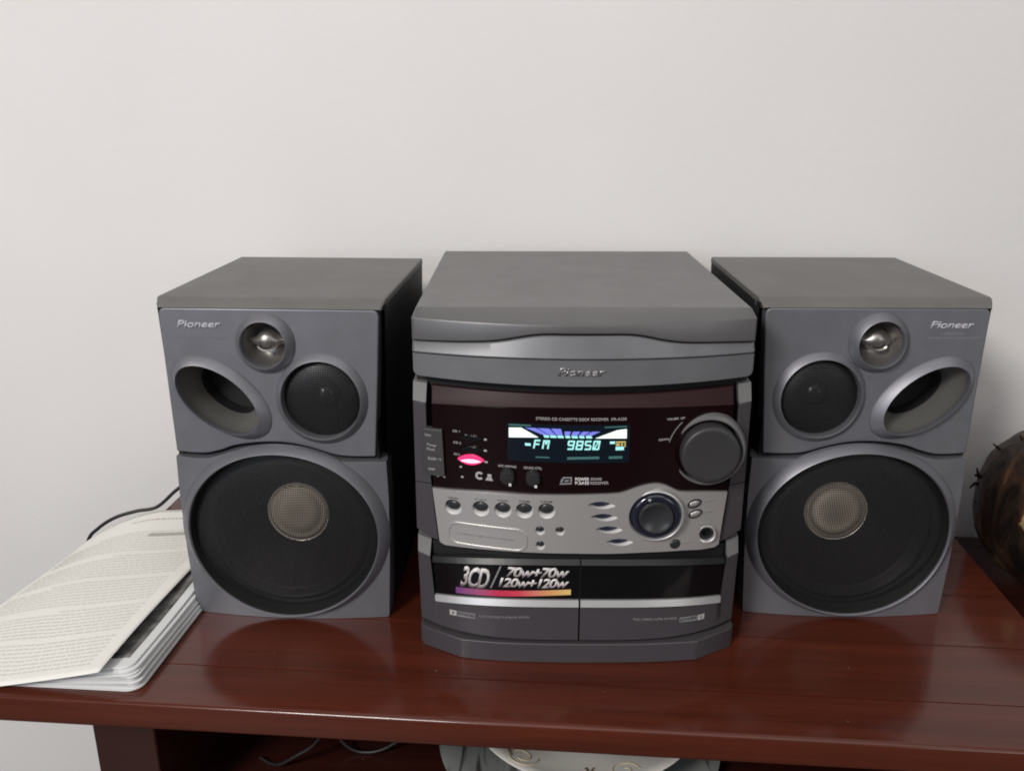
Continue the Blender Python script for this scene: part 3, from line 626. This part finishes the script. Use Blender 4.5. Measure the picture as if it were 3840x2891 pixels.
# ------------------------------------------------------------------ speakers
def speaker(sg, loc, rz, label):
    root = empty('loudspeaker', loc, rz, label, 'loudspeaker', 'three-way loudspeakers beside the stereo')
    X = lambda L: [(sg*a, b) for a, b in L]
    hw, hb = .0985, .0915
    # cabinet, narrowing a little towards its foot
    bm = bmesh.new()
    v = [bm.verts.new(p) for p in ((-hb, .006, .0), (hb, .006, .0), (hb, .2152, .0), (-hb, .2152, .0), (-hw, .006, .296), (hw, .006, .296), (hw, .2152, .296), (-hw, .2152, .296))]
    for f in ((0, 3, 2, 1), (4, 5, 6, 7), (1, 2, 6, 5), (2, 3, 7, 6), (3, 0, 4, 7)): bm.faces.new([v[i] for i in f])   # open at the front, closed by the baffles
    bm_obj('cabinet', bm, M['vinyl'], root, 30)
    # top cover with the sloping front lip
    bm = bmesh.new(); cols = []
    for x, i in ((-hw-.0003, .0010), (-hw+.0007, 0), (hw-.0007, 0), (hw+.0003, .0010)):
        fx = x*.0957/hw
        cols.append([bm.verts.new((fx if a < .005 else x, a, b)) for a, b in ((.2155, .2955), (.2155, .3009-i), (.0105, .3009-i), (.0085, .3004-i), (.0012, .2944-i), (.0002, .2931-i), (.0030, .2918), (.02, .2918), (.02, .2955))])
    for a, b in zip(cols, cols[1:]):
        for j in range(9): bm.faces.new((a[j], a[(j+1) % 9], b[(j+1) % 9], b[j]))
    bm.faces.new(cols[0]); bm.faces.new(cols[-1])
    bm_obj('top_cover', bm, M['top_vinyl'], root, 25)
    # upper baffle
    TWx, TWz = -4.6, 262.8
    MDx, MDz = 41.2, 213.2
    PO, PZ, PR = -48.6, 213.0, -radians(38.7)
    wavp = smooth_poly([(-94.2, 161.6), (-80, 160.4), (-66, 160.6), (-52, 164.2), (-40, 168.4), (-20, 171.4), (-2, 172.0), (15, 170.4), (32, 166.2), (46, 161.8), (56, 160.2), (70, 159.8), (85.5, 160.2)], 3)
    up_ = wavp+[(88.6, 200), (91.5, 240), (94.2, 287), (93.2, 291), (90, 292.8), (-91, 292.8), (-94.4, 291), (-95.4, 287)]
    plate('upper_baffle', X(up_), M['silver_grey'], root, proud=0, depth=.02, bev=.0022, holes=[X(ell(TWx, TWz, 22, 22.6, 40)), X(ell(MDx, MDz, 36, 36.6, 48)), X(ell(PO, PZ, 45.5, 25.5, 48, PR))], curved=False, seg=4)
    plate('baffle_core', X([(-94, 3), (90, 3), (94, 290), (-95, 290)]), M['gap'], root, proud=-.045, depth=.004, bev=0, curved=False)
    for x0, x1 in ((-94, -90), (84, 88)):
        plate('baffle_core', X([(x0, 3), (x1, 3), (x1, 288), (x0, 288)]), M['gap'], root, proud=-.004, depth=.04, bev=0, curved=False)
    # lower baffle, bowed forward
    bow = lambda x, z: -(.002+.0085*max(0, 1-(x/.097)**2))*(.55+.45*min(1, max(0, (.17-z)/.12)))
    lo_ = [(a, b-3.6) for a, b in wavp if a < 84]+[(95.2, 156.2), (96.0, 120), (94.6, 60), (91.6, 1.2), (89, .3), (-89, .3), (-91.8, 1.2), (-94.6, 60), (-95.6, 120), (-94.6, 157.6)]
    WZ = 86.4
    plate('lower_baffle', X(lo_), M['silver_grey'], root, y=bow, depth=.022, bev=.0016, holes=[ell(0, WZ, 88.5, 79.6, 64)], step=.008)
    # bass unit
    yb = lambda x: bow(x, .08)
    G = lambda rx, rz, yy, k=1: [(a*.001, k*yb(a*.001)+yy, b*.001) for a, b in ell(0, WZ, rx, rz, 96)]
    loft('woofer_ring', [G(96.6, 86.2, .004), G(96.3, 86.0, .0006), G(95.6, 85.6, -.0004), G(88.4, 81.4, -.0072), G(87.2, 80.7, -.0078), G(86.4, 80.1, -.0070), G(86.0, 79.7, -.0055)], M['silver_grey'], root, smooth=70)
    loft('gasket', [G(86.3, 79.9, -.0050), G(85.2, 79.0, -.0030), G(84.0, 78.2, .004), G(80, 76, .010)], M['rubber'], root, smooth=70)
    C = lambda rr, yy, kz=1.: [(a*.001, yy, b*.001) for a, b in ell(0, WZ-.6, rr, rr*kz, 96)]
    loft('surround', [C(85.6, -.001, .93), C(80, .003, .94), C(76.5, .0045, .96), C(74, .001, .97), C(70.5, -.0012, .98), C(67, .0005, .99), C(64.5, .0052), C(62.5, .0068)], M['rubber'], root, smooth=60)
    loft('cone', [C(63, .0066), C(61, .0085), C(52, .0165), C(42, .0265), C(33, .0360), C(28, .0420), C(.5, .0430)], M['cone'], root, cap1=True, smooth=60)
    cp = loft('dust_cap', [C(28.4, .0402)]+[C(28.2*cos(t), .0375-.0085*sin(t)) for t in (pi/2*i/8*.985 for i in range(9))], M['cap'], root, cap1=True, smooth=80)
    loft('cap_rim', [C(30.0, .0410), C(30.0, .0370), C(29.3, .0360), C(28.5, .0364), C(28.2, .0385)], M['cap_rim'], cp, smooth=60)
    loft('grille', [C(85.2, -.0012, .932), C(78, -.0030, .932), C(60, -.0055, .932), C(35, -.0075, .932), C(.5, -.0085, .932)], M['grille'], root, cap1=True, smooth=80)
    # mid unit
    mx = sg*MDx*.001; mz = MDz*.001
    lathe_y('mid_ring', mx, mz, [(.0408, .002), (.0406, -.0002), (.0402, -.0008), (.0356, -.0058), (.0350, -.0062), (.0345, -.0056), (.0343, -.003), (.0340, .004)], M['silver_grey'], root, 72, ky=1.02, cap1=False)
    lathe_y('mid_cone', mx, mz, [(.0342, .003), (.0325, .0050), (.0300, .0036), (.0275, .0060), (.0200, .0130), (.0120, .0170)], M['cone'], root, 64)
    lathe_y('mid_dome', mx, mz, [(.0125, .0172), (.0119, .0140), (.0102, .0105), (.0070, .0078), (.0035, .0064), (.0003, .0060)], M['mid_dome'], root, 48, smooth=80)
    lathe_y('grille', mx, mz, [(.0341, .0022), (.0300, -.0006), (.0220, -.0028), (.0120, -.0040), (.0003, -.0044)], M['grille'], root, 64)
    # tweeter
    tx = sg*TWx*.001; tz = TWz*.001
    tw_ = lathe_y('tweeter_ring', tx, tz, [(.0262, .002), (.0260, -.0004), (.0256, -.0012), (.0206, -.0084), (.0200, -.0088), (.0195, -.0080), (.0193, -.0050), (.0192, .002)], M['silver_grey'], root, 64, ky=1.03, cap1=False)
    lathe_y('tweeter_horn', tx, tz-.0008, [(.0194, -.0010), (.0184, .0020), (.0160, .0070), (.0130, .0105), (.0095, .0125), (.0003, .0130)], M['chrome'], root, 56)
    bm = bmesh.new(); bmesh.ops.create_uvsphere(bm, u_segments=28, v_segments=18, radius=1)
    for v in bm.verts:
        k = 1+.75*max(0, 1-abs(v.co.z)*2.2)*abs(v.co.x)**2
        v.co = (tx+v.co.x*.0108*k, .0090+v.co.y*.0100, tz+.0010+v.co.z*.0100)
    bm_obj('phase_plug', bm, M['chrome'], root, 180)
    loft('plug_eye', [ring(tx, tz-.0022, .0078, .0050, .0018, 28), ring(tx, tz-.0022, .0072, .0046, -.0012, 28), ring(tx, tz-.0022, .0058, .0034, -.0002, 28)], M['chrome'], root, smooth=60)
    loft('eye_hole', [ring(tx, tz-.0022, .0060, .0036, -.0003, 24), ring(tx, tz-.0022, .0050, .0028, .0016, 24)], M['gap'], root, cap1=True)
    # reflex port: slanted oval flare that curls inwards
    Q = lambda cx, cz, a, b, yy: [(sg*x*.001, yy, z*.001) for x, z in ell(cx, cz, a, b, 72, PR)]
    loft('port_ring', [Q(-47.6, 213, 50.2, 28.8, .002), Q(-47.6, 213, 49.9, 28.6, -.0004), Q(-47.7, 213, 49.2, 28.2, -.0012), Q(-49.6, 212.4, 41.9, 24.0, -.0066), Q(-49.8, 212.2, 41.2, 23.5, -.0071), Q(-49.9, 212.1, 40.6, 23.1, -.0064), Q(-50, 212, 40.4, 22.9, -.004), Q(-50, 211.6, 40.2, 22.8, .0015)], M['silver_grey'], root, smooth=70)
    loft('port_flare', [Q(-50, 211.4, 40.3, 22.9, .001), Q(-50.4, 211, 39.2, 22.2, .005), Q(-51, 210.6, 36.5, 20.4, .011), Q(-51.5, 210.4, 33, 18.4, .017), Q(-52, 210.4, 30, 17.0, .0225), Q(-52, 210.6, 28.4, 16.2, .028)], M['port'], root, smooth=70)
    loft('port_hole', [Q(-52, 210.6, 28.6, 16.4, .0278), Q(-50, 211, 26, 15, .040)], M['gap'], root, cap1=True)
    # print
    F = lambda x, z: 0.
    if sg > 0: a = (-80, -43, 276.2, -71, -51, 270.2, -84, -37, 266.6)
    else: a = (46, 82, 276.0, 55.5, 75.5, 270.0, 43, 88.5, 266.2)
    words('logo', 'Pioneer', a[0], a[2], a[1], 6.0, M['logo_pale'], root, F, .0006, .34, .02, .95)
    words('lettering', 'S-XRA330', a[3], a[5], a[4], 2.0, M['print_dim'], root, F, .0004)
    words('lettering', '3-WAY BASS REFLEX SPEAKER SYSTEM', a[6], a[8], a[7], 1.8, M['print_dim'], root, F, .0004)
    return root
def at(loc, rz, dx): return (loc[0]+cos(rz)*dx, loc[1]+sin(rz)*dx, 0)
speaker(1, at((-.3126, .7247), radians(-2.53), .0991), radians(-2.53), 'grey three-way loudspeaker with gold cone cap beside the printed papers')
speaker(-1, at((.2039, .7286), radians(-.57), .0991), radians(-.57), 'grey three-way loudspeaker with gold cone cap beside the brown coconut')

# ------------------------------------------------------------------ papers
pap = empty('paper_stack', (-.311, .600, 0), TR, 'pile of folded printed papers hanging over the left table edge', 'papers')
# local axes: u to the left, v to the back, both along the table
def pw(u, v, z): return (-u, v, z)
def booklet(k, z0, th, u0, v0, vlen, ulen, m):
    prof = []
    for i in range(9):
        a = -pi/2+pi*i/8; prof.append((-th/2*cos(a)*1.2, th/2+th/2*sin(a)))
    prof = [(ulen, 0)]+prof+[(ulen, th)]
    rings = []
    rc = (.011, .007, .009, .006, .008, .010, .012, .010)[k % 8]
    for v in [rc*(1-cos(pi/2*j/7)) for j in range(7)]+[rc+(vlen-rc)*j/20 for j in range(21)]:
        c = rc-math.sqrt(max(0, rc*rc-(rc-v)**2)) if v < rc else 0          # rounded corners of the fold
        lift = .0010*sin(v*24+k*.4)
        r = []
        for (u, z) in prof:
            f = max(0, 1-max(u, 0)/.10)
            droop = -.0020*(max(0, u)/.10)**2 if z0 > .004 else 0
            r.append(pw(u0+u+(c if u < .02 else 0), v0+v+.05*max(0, u-.02)*0, max(.0003, (z0+z)*(.12+.88*f)+.00012*k+lift*f*(1 if k else .2))))
        rings.append(r)
    return loft('booklet', rings, m, pap, cap0=True, cap1=True, smooth=50)
zz = .0004
for k in range(8):
    th = (.0030, .0018, .0022, .0016, .0026, .0018, .0030, .0022)[k]
    booklet(k, zz, th, (0, .0010, .0006, .0034, .0026, .0040, .0052, .0085)[k], (0, .0016, .0008, .0030, .0022, .0014, .0040, .0062)[k], .292-.003*k, .118, M['paper_white'])
    zz += th*.93
# printed picture strip showing along the edge of the top booklet
def sheet_obj(name, nu, nv, fn, m, th=.00025):
    bm = bmesh.new(); V = [[bm.verts.new(fn(i/nu, j/nv)) for j in range(nv+1)] for i in range(nu+1)]
    for i in range(nu):
        for j in range(nv): bm.faces.new((V[i][j], V[i+1][j], V[i+1][j+1], V[i][j+1]))
    o = bm_obj(name, bm, m, pap, 180)
    s = o.modifiers.new('thickness', 'SOLIDIFY'); s.thickness = th; s.offset = -1
    return o
ztop = zz+.0008
sheet_obj('picture_page', 10, 30, lambda a, b: pw(.0165+.030*a, .022+.19*b, (ztop-.0002)*(1-.88*max(0, .008+.030*a)/.10)+.0010*sin((.016+.19*b)*24+2.8)*(1-max(0, .008+.03*a)/.10)+.0011), M['picture'])
# top sheet: lifted along its right edge, sagging beyond the edge of the table
def top(u, v):
    zf = .0225-.0185*min(1, u/.44)**.9 if u < .44 else .004-.014*((u-.44)/.56)**1.2
    zk = .0185-.0065*min(1, u/.44) if u < .44 else .012-.045*((u-.44)/.56)**1.5
    k = v*v*(3-2*v)*.6+v*.4
    z = zf+(zk-zf)*k+.0022*sin(v*5+.6)*(1-u)
    uu = .0262+.205*u; vv = -.0075+.316*v-.001*u
    if u > .44: uu -= .008*((u-.44)/.56)**2
    return uu, vv, z
T = lambda u, v, d=0.: pw(top(u, v)[0], top(u, v)[1], top(u, v)[2]+d)
sheet_obj('top_sheet', 40, 40, lambda a, b: T(a, b), M['paper_cream'], .0003)
bm = bmesh.new(); 
def dash(bm, u0, u1, v, hv, sl=0.):
    n = max(1, int((u1-u0)/.03)); 
    for i in range(n):
        a, b = u0+(u1-u0)*i/n, u0+(u1-u0)*(i+1)/n
        bm.faces.new([bm.verts.new(T(p, q, .00035)) for p, q in ((a, v), (b, v), (b, v+hv), (a, v+hv))])
for line in range(46):
    v = .045+line*.0183
    if v > .86: break
    if line % 9 == 8: continue
    u = .075+R.uniform(0, .01)
    end = .94 if line % 9 != 7 else R.uniform(.45, .8)
    while u < end:
        wl = R.uniform(.012, .045); dash(bm, u, min(end, u+wl), v, .0052); u += wl+.009
o = bm_obj('printed_text', bm, M['ink'], pap, None); o['kind'] = 'stuff'
bm = bmesh.new(); dash(bm, .12, .42, .80, .022); bm_obj('header_bar', bm, M['ink_bar'], pap, None)
bm = bmesh.new()
u = .2
while u < .62: wl = R.uniform(.012, .03); dash(bm, u, u+wl, .925, .007); u += wl+.008
bm_obj('header_text', bm, M['ink_red'], pap, None)

# ------------------------------------------------------------------ cables
def cable(name, pts, r, label):
    return tag(tube(name, smooth_poly(pts, 8), r, M['cable']), label, 'cable')
cable('power_cable', [(-.25, .955, .060), (-.33, .962, .056), (-.385, .960, .036), (-.412, .957, .018), (-.437, .953, -.003), (-.462, .950, -.0075), (-.487, .948, -.015), (-.508, .946, -.028), (-.523, .944, -.046), (-.535, .942, -.10), (-.54, .94, -.25), (-.53, .93, -.53)], .0021, 'black cable running down the wall behind the paper pile')
cable('cord_loop', [tw(.238, .13, -.03), tw(.236, .128, -.10), tw(.240, .126, -.132), tw(.254, .125, -.146), tw(.272, .125, -.1475), tw(.290, .126, -.140), tw(.303, .128, -.126), tw(.306, .132, -.09), tw(.306, .14, -.03)], .0019, 'black cord hanging in a deep loop under the tabletop')
cable('thin_cord', [tw(.246, .15, -.03), tw(.247, .148, -.12), tw(.254, .146, -.1405), tw(.268, .146, -.1445), tw(.282, .146, -.138), tw(.290, .150, -.10), tw(.292, .155, -.03)], .0015, 'shallow black cord arc above the deeper hanging loop')
cable('slack_cord', [tw(.165, .11, -.1485), tw(.185, .10, -.147), tw(.205, .098, -.134), tw(.226, .10, -.118), tw(.25, .105, -.08), tw(.26, .11, -.03)], .0018, 'black cord slanting up from the shelf left of the loops')

# ------------------------------------------------------------------ plates on the shelf
PX, PY, PZ0 = .0585, .7215, -.150
ch = empty('charger_plate', (PX, PY, PZ0), 0, 'large grey streaked plate on the shelf under the dark bowl', 'plate')
lathe_z('plate_body', [(.070, .0002), (.085, .002), (.115, .009), (.1372, .0150), (.1378, .0165), (.1360, .0172), (.114, .0122), (.086, .0052), (.070, .004)], M['charger'], ch, 96)
bo = lathe_z('dark_bowl', [(.052, 0), (.060, .001), (.084, .022), (.091, .034), (.089, .034), (.080, .022), (.056, .006)], M['dark_bowl'], None, 72)  # near-black bowl filling the height between the two plates
bo.location = (PX+.003, PY+.002, PZ0+.0055); tag(bo, 'dark bowl between the grey plate and the white plate', 'bowl')
wp = empty('decorated_plate', (PX+.004, PY-.006, PZ0+.0400), 0, 'white china plate with gilt flower drawing on top of the dark bowl', 'plate')
lathe_z('plate_body', [(.060, .000), (.075, .001), (.100, .010), (.1108, .0150), (.1114, .0162), (.1098, .0168), (.099, .0128), (.073, .0042), (.058, .003)], M['china'], wp, 96)
def zplate(x, y):
    r = math.hypot(x, y)
    P = [(0, .003), (.058, .003), (.073, .0042), (.099, .0128), (.1098, .0168)]
    for (a, za), (b, zb_) in zip(P, P[1:]):
        if a <= r <= b: return za+(zb_-za)*(r-a)/(b-a)
    return .0168
def curl(name, cx, cy, r0, turns, m, wd):
    pts = []
    for i in range(40):
        t = i/39; a = turns*2*pi*t; r = r0*(1-.7*t)
        x, y = cx+r*cos(a), cy+r*sin(a)*1.1; pts.append((x, y, zplate(x, y)-.0001))
    return tube(name, pts, wd, m, wp, 6)
curl('gilt_scroll', .030, -.086, .014, 1.2, M['gilt'], .0007)
curl('gilt_scroll', -.060, -.070, .015, -1.4, M['gilt'], .0008)
curl('gilt_scroll', .078, -.058, .011, 1.4, M['gilt'], .0008)
for a, b, c_, d in ((-.004, -.080, .002, -.100), (.0035, -.080, -.001, -.092), (-.078, -.045, -.070, -.072)):
    P = [(a+(c_-a)*t, b+(d-b)*t) for t in (0, .33, .66, 1)]
    tube('brown_stem', [(x, y, zplate(x, y)+.0004) for x, y in P], .0009, M['brown_paint'], wp, 6)

# ------------------------------------------------------------------ stand and coconut on the right
st = empty('side_stand', (.60, .80, -.549), TR, 'low dark wooden stand at the right end of the table, under the coconut', 'stand')
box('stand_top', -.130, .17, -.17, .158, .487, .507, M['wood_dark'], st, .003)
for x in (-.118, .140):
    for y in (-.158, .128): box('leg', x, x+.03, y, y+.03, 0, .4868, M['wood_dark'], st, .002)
co = empty('coconut', (.5765, .848, -.042), 0, 'dry brown coconut with a pale scar on the dark stand', 'coconut')
bm = bmesh.new(); bmesh.ops.create_icosphere(bm, subdivisions=5, radius=1)
from mathutils import noise
for v in bm.verts:
    d = v.co.normalized(); n_ = noise.fractal(d*1.8, .6, 2.0, 4)*.024+noise.fractal(Vector((d.x*12, d.y*12, d.z*2.5)), .7, 2.1, 4)*.011
    k = .0852*(1+n_); v.co = Vector((d.x*k, d.y*k, d.z*k*1.08+.0862))
zmin = min(v.co.z for v in bm.verts)
for v in bm.verts: v.co.z -= zmin-.0005
bm_obj('husk', bm, M['husk'], co, 180)
bm = bmesh.new(); bmesh.ops.create_icosphere(bm, subdivisions=3, radius=1)
for v in bm.verts:
    d = v.co.normalized(); k = 1+.18*noise.fractal(d*2.5, .6, 2, 3); v.co = Vector((d.x*.016*k, d.y*.007*k, d.z*.024*k))
sc_ = bm_obj('pale_scar', bm, M['flesh'], co, 180); dirv = Vector((-.745, -.58, .33)).normalized()
sc_.location = Vector((0, 0, .086))+dirv*.0815; sc_.rotation_euler = (-dirv).to_track_quat('Y', 'Z').to_euler()
bm = bmesh.new()
for i in range(60):
    d = Vector((R.gauss(0, 1)-.5, R.gauss(0, 1)-.5, R.gauss(0, .8)+.3)).normalized()
    p0 = Vector((0, 0, .088))+Vector((d.x, d.y, d.z*1.06))*.082; t = d.cross(Vector((R.gauss(0, 1), R.gauss(0, 1), R.gauss(0, 1)))).normalized()
    ln = R.uniform(.008, .022); w_ = t.cross(d)*.0005
    pts = [p0, p0+t*ln*.5+d*.0045, p0+t*ln+d*R.uniform(.002, .008)]
    for a, b in zip(pts, pts[1:]): bm.faces.new([bm.verts.new(q_) for q_ in (a-w_, a+w_, b+w_*.5, b-w_*.5)])
o = bm_obj('husk_fibre', bm, M['fibre'], co, None); o['kind'] = 'stuff'
for d0, n_t in (((-.88, .38, .26), 6), ((-.70, .30, .66), 4), ((-.55, .1, .83), 3)):
    for k in range(n_t):
        d = Vector((d0[0]+R.uniform(-.05, .05), d0[1]+R.uniform(-.08, .08), d0[2]+R.uniform(-.06, .06))).normalized()
        p0 = Vector((0, 0, .088))+Vector((d.x, d.y, d.z*1.06))*.081
        q_ = Vector((R.uniform(-.003, .003), R.uniform(-.003, .003), R.uniform(-.006, .006)))
        tube('husk_tuft', [p0, p0+d*.007+q_*.6, p0+d*R.uniform(.007, .011)+q_*1.8], .0021, M['fibre'], co, 6, [1, .8, .35])
